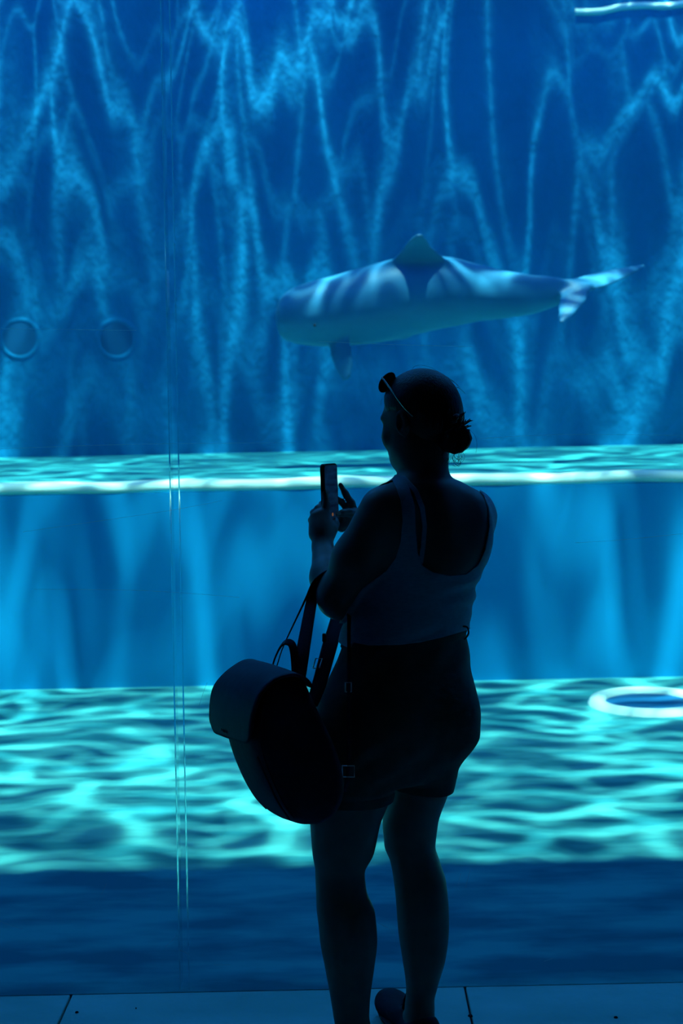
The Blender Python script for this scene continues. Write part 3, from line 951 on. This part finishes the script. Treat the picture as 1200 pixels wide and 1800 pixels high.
# hair: smooth cap drawn back into a bun
hf = Field(HC0 - .17, HC0 + .17, .003)
hf.add(Ell(Hd(0, -.008, .021), (.084, .103, .093), RH), .001)
hf.add(Ell(Hd(0, -.05, -.02), (.070, .062, .075), RH), .03)
class Half:
    """half space through c with normal n (positive ahead of it)"""
    def __init__(self, c, n, lo, hi):
        self.c, self.n = np.array(c), np.array(n) / np.linalg.norm(n)
        self.lo, self.hi = lo, hi
    def __call__(self, g):
        return -((g - self.c) @ self.n)
hf.cut(Half(Hd(0, .078, .045), fw * 1.0 - upv * .55, HC0 - .2, HC0 + .2), .012)
hf.cut(Ell(Hd(.09, .045, -.055), (.055, .055, .075), RH), .008)
hf.cut(Ell(Hd(-.09, .045, -.055), (.055, .055, .075), RH), .008)
hf.cut(Ell(Hd(.082, .006, -.030), (.022, .026, .040), RH), .006)
hf.cut(Ell(Hd(-.082, .006, -.030), (.022, .026, .040), RH), .006)
hf.cut(Half(Hd(0, 0, -.088), -upv - fw * .25, HC0 - .2, HC0 + .2), .01)
hv, hq = hf.mesh(); hv = relax(hv, hq, 2)
hair = np_obj('hair', hv, hq, 'hair', person)
bc = Q(797, 771, -.035)
bunf = Field(bc - .09, bc + .09, .0025)
for k in range(16):
    a0 = k / 16 * 2 * math.pi
    pts = []
    for m_ in range(7):
        a1 = a0 + m_ * .42
        rr = .026 + .006 * math.sin(a1 * 2 + k)
        pts.append(bc + np.array((math.cos(a1) * rr * 1.05, -.004 + .012 * math.sin(k * 2.1 + m_ * .6), math.sin(a1) * rr * .85)))
    for m_ in range(6):
        bunf.add(Cone(pts[m_], pts[m_ + 1], .0105, .0105), .004)
bunf.add(Ell(bc, (.030, .026, .025)), .008)
bunf.add(Ell(Q(793, 737, -.03), (.026, .024, .02)), .02)
v, q = bunf.mesh()
bun = np_obj('bun', relax(v, q, 1), q, 'hair', hair)
def strands(name, gens, parent, r=.0005):
    V, Fc = [], []
    for pts in gens:
        vv_, ff_ = tube_data(smooth_path(pts, 5), r, 4)
        o_ = len(V); V += vv_; Fc += [tuple(x + o_ for x in f_) for f_ in ff_]
    o = link_mesh(name, V, Fc, 'hair', parent, True)
    o['kind'] = 'stuff'
    return o
g = []
rs = random.Random(3)
for k in range(90):                                   # tuft sticking out of the bun's top and side
    b0 = np.array((780 + rs.random() * 32, 750 + rs.random() * 10)); ang = math.radians(rs.uniform(0, 105)); L = rs.uniform(14, 32) * (.6 + .4 * math.sin(ang))
    e = b0 + np.array((math.cos(ang) * L, -math.sin(ang) * L)); mdl = (b0 + e) / 2 + np.array((rs.uniform(-3, 3), rs.uniform(-3, 2)))
    y0 = -.06 + rs.uniform(-.02, .02)
    g.append([Q(*b0, y0), Q(*mdl, y0), Q(*e, y0 + rs.uniform(-.01, .01))])
strands('bun_tuft', g, hair, .0011)
g = [[Q(722, 656, .03), Q(727, 645, .03), Q(742, 642, .02), Q(765, 650, .01), Q(785, 668, .0)], [Q(818, 752, -.03), Q(832, 762, -.03), Q(838, 778, -.03), Q(836, 796, -.03)],
     [Q(672, 700, .05), Q(669, 706, .05), Q(670, 712, .05)]]
for k in range(18):
    x0 = 780 + rs.random() * 34
    l_ = rs.uniform(.5, 1.1); s_ = rs.choice((-1, 1)); yy = -.03 + rs.uniform(-.02, .02)
    g.append([Q(x0, 794, yy), Q(x0 + s_ * 5 * l_, 794 + 10 * l_, yy), Q(x0 + s_ * 2 * l_, 794 + 20 * l_, yy), Q(x0 - s_ * 6 * l_, 794 + 26 * l_, yy), Q(x0 - s_ * 9 * l_, 794 + 20 * l_, yy), Q(x0 - s_ * 5 * l_, 794 + 15 * l_, yy)])
for k in range(30):
    x0 = 690 + rs.random() * 110
    yt = 722 - 70 * math.sqrt(max(0, 1 - ((x0 - 740) / 70) ** 2))
    g.append([Q(x0, yt + 4, .02), Q(x0 + 6, yt - 1, .015), Q(x0 + 13, yt + 3, .01), Q(x0 + 20, yt + 10, .0)])
strands('flyaway_hair', g, hair, .00032)
for sgn in (1, -1):
    bm = bmesh.new(); bmesh.ops.create_uvsphere(bm, u_segments=16, v_segments=10, radius=.0115, matrix=Matrix.Translation(Vector(Hd(sgn * .031, .0765, -.006))))
    bm_obj('eye', bm, 'eye', person, True)
    v_ = [Hd(sgn * (.012 + .009 * k), .0965 - .0015 * k * k, .002 + .004 * math.sin(k * .9)) for k in range(4)]
    tube('eyebrow', v_, .0028, 'hair', person, n=6, sub=3)
# ------------------------------------------------------------------ the phone
M['phone_case'] = noise_mat('black_rubber_case', (0.012, 0.012, 0.014), (0.02, 0.02, 0.022), scale=(50, 50, 50), rough=0.5, spec=.4)
def screen_mat():
    m, nt, out = new_mat('phone_screen')
    nz = node(nt, 'ShaderNodeTexNoise'); nz.inputs['Scale'].default_value = 1.0; nz.inputs['Detail'].default_value = 3
    lk(nt, pos_scaled(nt, 18, 18, 70, obj_space=True), nz.inputs['Vector'])
    r = node(nt, 'ShaderNodeMix', data_type='RGBA')
    r.inputs[6].default_value = (0.0006, 0.004, 0.016, 1); r.inputs[7].default_value = (0.002, 0.016, 0.045, 1)
    lk(nt, mapr(nt, nz.outputs['Fac'], .35, .7, 0, 1), r.inputs[0])
    em = node(nt, 'ShaderNodeEmission'); lk(nt, r.outputs[2], em.inputs['Color'])
    gl = node(nt, 'ShaderNodeBsdfGlossy'); gl.inputs['Roughness'].default_value = .08; gl.inputs['Color'].default_value = (.04, .04, .04, 1)
    a = node(nt, 'ShaderNodeAddShader'); lk(nt, em.outputs[0], a.inputs[0]); lk(nt, gl.outputs[0], a.inputs[1])
    lk(nt, a.outputs[0], out.inputs['Surface'])
    return m
M['screen'] = screen_mat()
def icon_mat(name, col, s):
    m, nt, out = new_mat(name)
    em = node(nt, 'ShaderNodeEmission'); em.inputs['Color'].default_value = (*col, 1); em.inputs['Strength'].default_value = s
    lk(nt, em.outputs[0], out.inputs['Surface']); return m
M['shutter'] = icon_mat('shutter_button', (.55, .26, .14), .22)
def rounded_rect(w, h, r, n=6):
    out = []
    for cx_, cy_, a0 in ((w/2-r, h/2-r, 0), (-w/2+r, h/2-r, 90), (-w/2+r, -h/2+r, 180), (w/2-r, -h/2+r, 270)):
        for k in range(n + 1):
            a = math.radians(a0 + 90 * k / n)
            out.append((cx_ + r * math.cos(a), cy_ + r * math.sin(a)))
    return out
def slab_mesh(name, w, h, r, y0, y1, mat, parent, bev=.0015):
    """rounded plate in the local xz plane from y0 to y1, softened edges"""
    V, Fc = [], []
    lv = [(y0, -bev), (y0 + bev * .4, -bev * .3), (y0 + bev, 0), (y1 - bev, 0), (y1 - bev * .4, -bev * .3), (y1, -bev)]
    n = None
    for (y, d) in lv:
        ring = rounded_rect(w + 2 * d, h + 2 * d, r + d)
        n = len(ring)
        V += [(x, y, z) for x, z in ring]
    for k in range(len(lv) - 1):
        for i in range(n):
            Fc.append((k * n + i, k * n + (i + 1) % n, (k + 1) * n + (i + 1) % n, (k + 1) * n + i))
    Fc.append(tuple(range(n - 1, -1, -1))); Fc.append(tuple((len(lv) - 1) * n + i for i in range(n)))
    return link_mesh(name, V, Fc, mat, parent)
ph_n = Vector((math.sin(math.radians(61)), -math.cos(math.radians(61)), .05)).normalized()    # way the screen faces
ph_u = Vector((-.085, .06, 1)); ph_u = (ph_u - ph_n * ph_u.dot(ph_n)).normalized()
ph_x = ph_u.cross(-ph_n).normalized() * 1.0
ph_x = (-ph_n).cross(ph_u) * -1.0
pc = Vector(Q(582.5, 866, .226))
phone = thing('phone', 'dark smartphone held upright in both hands, screen towards us', 'phone')
R3 = Matrix((ph_x, -ph_n, ph_u)).transposed().to_4x4()       # local x across, y into the phone, z up
phone.matrix_world = FIG @ Matrix.Translation(pc) @ R3
slab_mesh('case', .075, .156, .012, .0, .0125, 'phone_case', phone, .002)
sc_ = slab_mesh('screen', .066, .146, .008, -.0008, .001, 'screen', phone, .0003)
V = [(0, -.0012, -.058)] + [(.0048 * math.cos(k / 20 * 2 * math.pi), -.0012, -.058 + .0048 * math.sin(k / 20 * 2 * math.pi)) for k in range(20)]
link_mesh('shutter_icon', V, [(0, 1 + (k + 1) % 20, 1 + k) for k in range(20)], 'shutter', sc_)
bm = bmesh.new(); add_box(bm, (-.0395, .004, .02), (-.037, .009, .036), .0005, 1); bm_obj('side_button', bm, 'phone_case', phone)
bm = bmesh.new(); add_box(bm, (-.0395, .004, -.002), (-.037, .009, .012), .0005, 1); bm_obj('side_button', bm, 'phone_case', phone)
bm = bmesh.new(); add_box(bm, (-.03, .0125, .045), (-.008, .015, .068), .001, 2); bm_obj('camera_bump', bm, 'phone_case', phone)

# ------------------------------------------------------------------ sunglasses pushed up on the hair
M['lens'] = noise_mat('dark_lens', (0.008, 0.008, 0.01), (0.012, 0.012, 0.014), rough=0.5, spec=.2)
M['wire'] = noise_mat('pale_metal_wire', (0.75, 0.74, 0.70), (0.85, 0.84, 0.80), rough=0.25, metallic=1.0)
M['temple'] = noise_mat('white_temple', (0.85, 0.86, 0.86), (0.9, 0.9, 0.9), rough=.3)
sg = thing('sunglasses', 'round dark sunglasses pushed up on the hair above the forehead', 'sunglasses')
sg.matrix_world = FIG
v_ax = fw * .58 - upv * .815
n_ax = fw * .815 + upv * .58
br = Hd(0, .061, .097)                     # bridge
for sgn in (1, -1):
    c = br + lf * sgn * .036 + v_ax * .008 - n_ax * .003
    V = [tuple(c + n_ax * .003)]
    rings = [(0.5, .0024), (1.0, 0.0)]
    for (rr, e) in rings:
        for k in range(32):
            a = k / 32 * 2 * math.pi
            V.append(tuple(c + lf * math.cos(a) * .031 * rr + v_ax * math.sin(a) * .0275 * rr + n_ax * e))
    Fc = [(0, 1 + k, 1 + (k + 1) % 32) for k in range(32)] + [(1 + k, 33 + k, 33 + (k + 1) % 32, 1 + (k + 1) % 32) for k in range(32)]
    o = link_mesh('lens', V, Fc, 'lens', sg, True)
    sm_ = o.modifiers.new('thickness', 'SOLIDIFY'); sm_.thickness = .002
    ring = [c + lf * math.cos(a) * .0315 + v_ax * math.sin(a) * .028 for a in [k / 32 * 2 * math.pi for k in range(33)]]
    tube('rim', ring, .0014, 'lens', sg, n=6, sub=0)
    hinge = br + lf * sgn * .066 + v_ax * -.006
    tube('temple', [hinge, hinge * .7 + Hd(sgn * .085, -.014, .012) * .3, hinge * .35 + Hd(sgn * .087, -.014, .012) * .65, Hd(sgn * .085, -.014, .012), Hd(sgn * .081, -.032, -.010)], .0020, 'wire', sg, n=6, sub=5)
tube('bridge', [br + lf * .009, br + n_ax * .003 - v_ax * .004, br - lf * .009], .0014, 'wire', sg, n=6)

# ------------------------------------------------------------------ the backpack hanging from the forearm
M['bag'] = noise_mat('dark_navy_bag_cloth', (0.010, 0.017, 0.030), (0.016, 0.025, 0.042), scale=(60, 60, 60), rough=0.7, spec=0.25, bump=.35, bscale=(14, 14, 14), bdist=.01)
M['flap'] = noise_mat('navy_flap_cloth', (0.016, 0.024, 0.052), (0.022, 0.032, 0.064), scale=(60, 60, 60), rough=0.62, spec=0.3, bump=.25, bscale=(9, 9, 9), bdist=.012)
M['webbing'] = noise_mat('navy_webbing', (0.014, 0.02, 0.034), (0.02, 0.028, 0.046), scale=(200, 200, 200), rough=0.8)
M['buckle'] = noise_mat('bright_metal_buckle', (0.72, 0.72, 0.70), (0.82, 0.82, 0.80), rough=0.3, metallic=1.0)
bag = thing('backpack', 'dark navy flap-top backpack hanging by its straps from the bent forearm', 'backpack')
bag.matrix_world = FIG
YN, YF = -.345, -.105
def quad(py, xf, xb, w=1.0):
    mx, my = 58 * w, 20 * w
    cn = (1 - w) * 29
    return (Q(xf - cn, py - (1 - w) * 10, YN + (1 - w) * .13), Q(xb - cn, py - (1 - w) * 10, YN + .0 + (1 - w) * .13), Q(xb - cn - mx, py - (1 - w) * 10 - my, YF + .0 - (1 - w) * .13), Q(xf - cn - mx, py - (1 - w) * 10 - my, YF - (1 - w) * .13))
def ring_of(q, n=44, e=4.5):
    out = []
    for k in range(n):
        a = 2 * math.pi * k / n
        ca, sa = math.cos(a), math.sin(a)
        u = .5 + .5 * math.copysign(abs(ca) ** (2 / e), ca); v = .5 + .5 * math.copysign(abs(sa) ** (2 / e), sa)
        # u: front->back, v: near->far
        out.append((q[0] * (1 - u) + q[1] * u) * (1 - v) + (q[3] * (1 - u) + q[2] * u) * v)
    return out
def loft_mesh(name, rings, mat, parent):
    n = len(rings[0]); V = [p for r in rings for p in r]; Fc = []
    for i in range(len(rings) - 1):
        for k in range(n):
            Fc.append((i * n + k, (i + 1) * n + k, (i + 1) * n + (k + 1) % n, i * n + (k + 1) % n))
    c0 = len(V); V.append(sum(rings[0]) / n); c1 = len(V); V.append(sum(rings[-1]) / n)
    for k in range(n):
        Fc.append((c0, k, (k + 1) % n)); Fc.append((c1, (len(rings) - 1) * n + (k + 1) % n, (len(rings) - 1) * n + k))
    o = link_mesh(name, V, Fc, mat, parent, True)
    b_ = bmesh.new(); b_.from_mesh(o.data); bmesh.ops.recalc_face_normals(b_, faces=b_.faces); b_.to_mesh(o.data); b_.free()
    return o
def interp_rows(tab, n):
    tab = np.array(tab, dtype=float)
    t = np.linspace(0, 1, len(tab)); tt = np.linspace(0, 1, n)
    pts = smooth_path([Vector((a, b, c)) for a, b, c in tab[:, :3]], 6)
    w = np.interp(np.linspace(0, 1, len(pts)), t, tab[:, 3])
    return [(p.x, p.y, p.z, ww) for p, ww in zip(pts, w)]
rows_ = [(1192, 500, 532, .80), (1200, 482, 545, .90), (1216, 466, 553, .96), (1240, 456, 564, 1.0), (1280, 449, 584, 1.0), (1312, 449, 599, 1.0), (1350, 460, 612, 1.0), (1390, 478, 617, .99), (1420, 497, 609, .95), (1440, 516, 594, .86), (1452, 536, 574, .70)]
bagbody = loft_mesh('bag_body', [ring_of(quad(*r)) for r in interp_rows(rows_, 40)], 'bag', bag)
# seams with piping along the gusset
for side in (0, 1):
    pts = []
    for (py, xf, xb, w) in interp_rows(rows_[2:-1], 30):
        q_ = quad(py, xf, xb, w)
        a_, b_ = (q_[0], q_[1]) if side == 0 else (q_[3], q_[2])
        m_ = .07
        far = q_[3] if side == 0 else q_[0]
        pts.append(a_ * (1 - m_) + b_ * m_ + (far - a_) * .012)
    tube('piping', pts, .0022, 'webbing', bagbody, n=6, sub=0)
# flap over the top and down the front
fl_path = [(548, 1208), (540, 1196), (524, 1187), (502, 1188), (480, 1198), (463, 1215), (452, 1236), (445, 1262), (442, 1286), (441, 1308)]
far_path = [(468, 1183), (462, 1172), (448, 1162), (430, 1162), (410, 1173), (390, 1190), (376, 1210), (371, 1236), (370, 1262), (372, 1284)]
fp = smooth_path([Vector((a, b, 0)) for a, b in fl_path], 5); gp = smooth_path([Vector((a, b, 0)) for a, b in far_path], 5)
NV = 20
V, Fc = [], []
for i, (a, b) in enumerate(zip(fp, gp)):
    t = i / (len(fp) - 1)
    for k in range(NV + 1):
        s = k / NV
        # rounded lower corners and a soft crown across the width
        edge = abs(2 * s - 1)
        drop = max(0, t - .88) / .12
        pull = drop * max(0, edge - .72) ** 2 * 170
        bul = (1 - edge ** 2) * 5
        x = a.x * (1 - s) + b.x * s; y = a.y * (1 - s) + b.y * s
        nx_, ny_ = -(1.0 if t > .5 else t * 2), -(1.0 if t < .5 else (1 - t) * 2)
        V.append(Q(x + nx_ * bul * .7, y + ny_ * bul * .5 - pull, YN - .006 + (YF - YN + .012) * s + .03 * max(0, .25 - t)))
n1 = NV + 1
for i in range(len(fp) - 1):
    for k in range(NV):
        Fc.append((i * n1 + k, i * n1 + k + 1, (i + 1) * n1 + k + 1, (i + 1) * n1 + k))
flap = link_mesh('flap', V, Fc, 'flap', bag, True)
sm_ = flap.modifiers.new('thickness', 'SOLIDIFY'); sm_.thickness = .006; sm_.offset = 0
edge_pts = [Vector(V[i * n1]) for i in range(len(fp))] + [Vector(V[(len(fp) - 1) * n1 + k]) for k in range(1, NV + 1)] + [Vector(V[i * n1 + NV]) for i in range(len(fp) - 2, -1, -1)]
tube('binding', edge_pts, .0038, 'bag', flap, n=8, sub=0)
# small pale maker's mark low on the flap
bm = bmesh.new()
mk = [Q(393 + 2.4 * k, 1281.5 + 1.2 * k, YF + (YN - YF) * (.30 + .035 * k) - .004) for k in range(6)]
for k in range(5):
    c = (mk[k] + mk[k + 1]) / 2 + np.array((-.0075, -.003, 0))
    h_ = .0022 if k % 2 else .003
    add_box(bm, c - np.array((.0008, .0018, h_)), c + np.array((.0008, .0018, h_)))
M['mark'] = noise_mat('grey_print', (0.25, 0.27, 0.30), (0.3, 0.32, 0.35), rough=.6)
bm_obj('logo_mark', bm, 'mark', flap)
# front pocket seam and zip
tube('zip', [Q(452, 1330, YN - .008), Q(470, 1372, YN - .008), Q(488, 1410, YN - .006), Q(508, 1440, YN + .012)], .0026, 'webbing', bagbody, n=6)
# grab handle
tube('grab_handle', [Q(478, 1176, -.14), Q(482, 1160, -.14), Q(491, 1140, -.14), Q(501, 1129, -.15), Q(512, 1132, -.16), Q(517, 1150, -.17), Q(520, 1188, -.18)], 1.0, 'webbing', bag, n=12, flat=(.010, .0022), sub=6, up=(0, 0, 1))
# two padded shoulder straps, looped over the forearm
tube('shoulder_strap', [Q(486, 1172, -.13), Q(498, 1136, -.11), Q(518, 1093, -.06), Q(536, 1055, -.02), Q(546, 1032, .0), Q(556, 1017, .0), Q(572, 1008, .02), Q(588, 1020, .11), Q(597, 1060, .12), Q(592, 1092, .08), Q(578, 1140, .0), Q(560, 1205, -.09), Q(548, 1238, -.14)],
     [.5, .5, .6, .8, 1.0, 1.0, 1.0, 1.0, 1.0, 1.15, 1.2, 1.1, .9], 'webbing', bag, n=12, flat=(.016, .003), sub=5, up=(-1, 0, .3))
tube('shoulder_strap', [Q(524, 1196, -.20), Q(530, 1158, -.17), Q(538, 1110, -.11), Q(547, 1060, -.03), Q(553, 1040, -.0), Q(562, 1028, .004), Q(578, 1022, .02), Q(600, 1040, .05), Q(612, 1075, -.06), Q(613, 1110, -.12), Q(613, 1205, -.20), Q(613, 1290, -.25), Q(612, 1352, -.27), Q(606, 1392, -.27)],
     [1.2, 1.2, 1.1, 1.0, 1.0, 1.0, 1.0, .8, .45, .4, .4, .4, .4, .4], 'webbing', bag, n=12, flat=(.014, .0028), sub=5, up=(0, -1, .2))
def buckle(c, w, h, up_=(0, 0, 1), lean=0.0):
    c = np.array(c)
    pts = [c + np.array((x * w + z * lean * h, 0, z * h)) for x, z in ((-.5, -.5), (-.5, .5), (.5, .5), (.5, -.5), (-.5, -.5))]
    return tube('buckle', pts, .0016, 'buckle', bag, n=6, sub=0)
buckle(Q(612, 1208, -.205), .014, .022)
buckle(Q(612, 1356, -.275), .028, .026)
buckle(Q(558, 1166, -.055), .016, .024, lean=.3)
bm = bmesh.new(); add_box(bm, Q(566, 1129, .0), Q(574, 1113, .02) , .002, 1); bm_obj('strap_keeper', bm, 'webbing', bag)

# pale fingernails on the two fingers turned to us
M['nail'] = noise_mat('fingernail', (0.62, 0.42, 0.36), (0.68, 0.48, 0.42), rough=.2, spec=.5)
for (c, r_, rot) in ((Q(568.5, 861, .1985), (.0048, .002, .0075), -.15), (Q(594.5, 902, .2115), (.0075, .0022, .0048), .25), (Q(566.5, 855.5, .2035), (.004, .002, .006), -.2)):
    bm = bmesh.new(); bmesh.ops.create_uvsphere(bm, u_segments=12, v_segments=8, radius=1.0, matrix=Matrix.Translation(Vector(c)) @ Matrix.Rotation(rot, 4, 'Y') @ Matrix.Diagonal((*r_, 1)))
    bm_obj('fingernail', bm, 'nail', person, True)
# ------------------------------------------------------------------ the dolphin
DD = 9.45
def E(px, py, y=0.0):
    d = DD + y
    return np.array(((px - CX) / F * d, y, (CY - py) / F * d))
class LoftX(Loft):
    def __init__(self, rows):
        super().__init__(rows)
        lo, hi = self.lo, self.hi
        self.lo, self.hi = np.array((lo[2], lo[1], lo[0])), np.array((hi[2], hi[1], hi[0]))
    def __call__(self, g):
        return super().__call__(g[..., [2, 1, 0]])
def drow(px, top, bot, y, wf):
    k = DD / F
    return ((px - CX) * k, (CY - (top + bot) / 2) * k, y, (bot - top) / 2 * k, (bot - top) / 2 * k * wf, 0.0)
dol = LoftX([drow(484.5, 549, 566, 0, 1.0), drow(488, 534, 582, 0, 1.0), drow(496, 520, 594, 0, .98), drow(512, 508, 602, 0, .95), drow(540, 497, 607, 0, .92), drow(580, 486, 609, 0, .92), drow(630, 472, 606, 0, .92),
             drow(690, 456, 598, .0, .92), drow(740, 450, 586, .0, .9), drow(790, 452, 575, .0, .86), drow(840, 464, 565, .02, .8), drow(890, 475, 559, .04, .72), drow(930, 481, 553, .06, .62),
             drow(970, 484, 541, .08, .5), drow(1000, 489, 527, .10, .42), drow(1025, 496, 514, .11, .5), drow(1040, 500, 508, .12, .6)])
class Plate:
    """thin fin: outline in a plane, rounded edge, thinning towards the tip"""
    def __init__(self, o, e1, e2, poly, r0, r1, axis_len):
        self.o = np.array(o); self.e1 = np.array(e1) / np.linalg.norm(e1); e2 = np.array(e2) - self.e1 * np.dot(e2, self.e1); self.e2 = e2 / np.linalg.norm(e2)
        self.n = np.cross(self.e1, self.e2); self.poly = poly; self.r0, self.r1, self.L = r0, r1, axis_len
        P_ = np.array([self.o + self.e1 * a + self.e2 * b for a, b in poly])
        self.lo, self.hi = P_.min(0) - r0, P_.max(0) + r0
    def __call__(self, g):
        sh = g.shape[:-1]
        q = g.reshape(-1, 3) - self.o
        a, b, n = q @ self.e1, q @ self.e2, q @ self.n
        s = poly_sdf(np.stack([a, b], 1), self.poly)
        r = self.r0 + (self.r1 - self.r0) * np.clip(b / self.L, 0, 1)
        inner = np.clip(s / (3 * r), 0, 1)
        return (np.sqrt(np.maximum(r * .7 - s, 0) ** 2 + n ** 2) - r * (.35 + .65 * inner)).reshape(sh).astype(np.float32)
kD = DD / F
df = Field((-.50, -.45, .02), (2.15, .62, 1.20), .010)
df.add(dol, .001)
tilt = math.radians(52)
up_d = np.array((0, -math.sin(tilt), math.cos(tilt)))
o_ = E(735, 470, -.10)
q_ = 1 / math.cos(tilt) * kD
df.add(Plate(o_, (1, 0, 0), up_d, [((x - 735) * kD, (470 - y) * q_) for x, y in ((668, 478), (690, 456), (704, 442), (716, 427), (727, 419), (738, 418), (746, 425), (754, 436), (768, 446), (800, 470))], .028, .014, .2), .05)
# pectoral fins
pe = E(598, 600, -.12)
df.add(Plate(pe, (.85, -.42, .15), (.50, -.35, -.70), [(-.09, -.03), (.07, -.03), (.082, .08), (.078, .17), (.06, .24), (.025, .275), (-.015, .265), (-.055, .19), (-.085, .09)], .024, .012, .28), .04)
pe2 = E(598, 598, .12)
df.add(Plate(pe2, (.42, .55, 0), (.45, .45, -.65), [(-.10, -.03), (.07, -.03), (.085, .08), (.075, .17), (.05, .25), (.015, .285), (-.02, .27), (-.06, .19), (-.095, .09)], .024, .012, .28), .04)
# flukes: near lobe sinks, far lobe rises
fo = E(1012, 502, .10)
near_tip, far_tip = E(987, 569, -.20), E(1136, 467, .42)
for tip, sweep in ((near_tip, 1), (far_tip, 1)):
    ax = tip - fo; L_ = np.linalg.norm(ax); ax = ax / L_
    chord = np.array((1, 0, .10)) if tip is near_tip else np.array((.55, -.5, -.55))
    chord = chord - ax * chord.dot(ax)
    w_ = .085 if tip is near_tip else .07
    df.add(Plate(fo, chord, ax, [(-w_, -.04), (w_ * 1.3, -.04), (w_ * 1.25, L_ * .35), (w_ * .75, L_ * .7), (w_ * .1, L_ * 1.0), (-w_ * .35, L_ * .98), (-w_ * .8, L_ * .6), (-w_ * 1.05, L_ * .2)], .022, .010, L_), .03)
df.add(Ell(E(706, 590, -.02), (.05, .02, .02)), .03)
# mouth line and eye
df.cut(Cone(E(489, 578, -.10), E(545, 584, -.235), .006, .006), .008)
dv, dq = df.mesh(); dv = relax(dv, dq, 3)
M['dolphin'] = noise_mat('pale_grey_dolphin_skin', (0.02, 0.16, 0.31), (0.04, 0.23, 0.40), scale=(1.6, 2, 5), rough=0.45, spec=.3, detail=3, obj_space=True)
M['dol_eye'] = noise_mat('dark_eye', (0.01, 0.01, 0.012), (0.015, 0.015, 0.016), rough=.2)
dolphin = thing('dolphin', 'blunt-headed grey dolphin swimming above the shelf, head to the left', 'dolphin')
c_, s_ = math.cos(ROLL), math.sin(ROLL)
dolphin.matrix_world = Matrix(((c_, 0, s_, 0), (0, 1, 0, DD), (-s_, 0, c_, HC), (0, 0, 0, 1)))
np_obj('body', dv, dq, 'dolphin', dolphin)
for sgn in (-1, 1):
    bm = bmesh.new(); bmesh.ops.create_uvsphere(bm, u_segments=14, v_segments=8, radius=.010, matrix=Matrix.Translation(Vector(E(553, 572, sgn * .215))))
    bm_obj('eye', bm, 'dol_eye', dolphin, True)
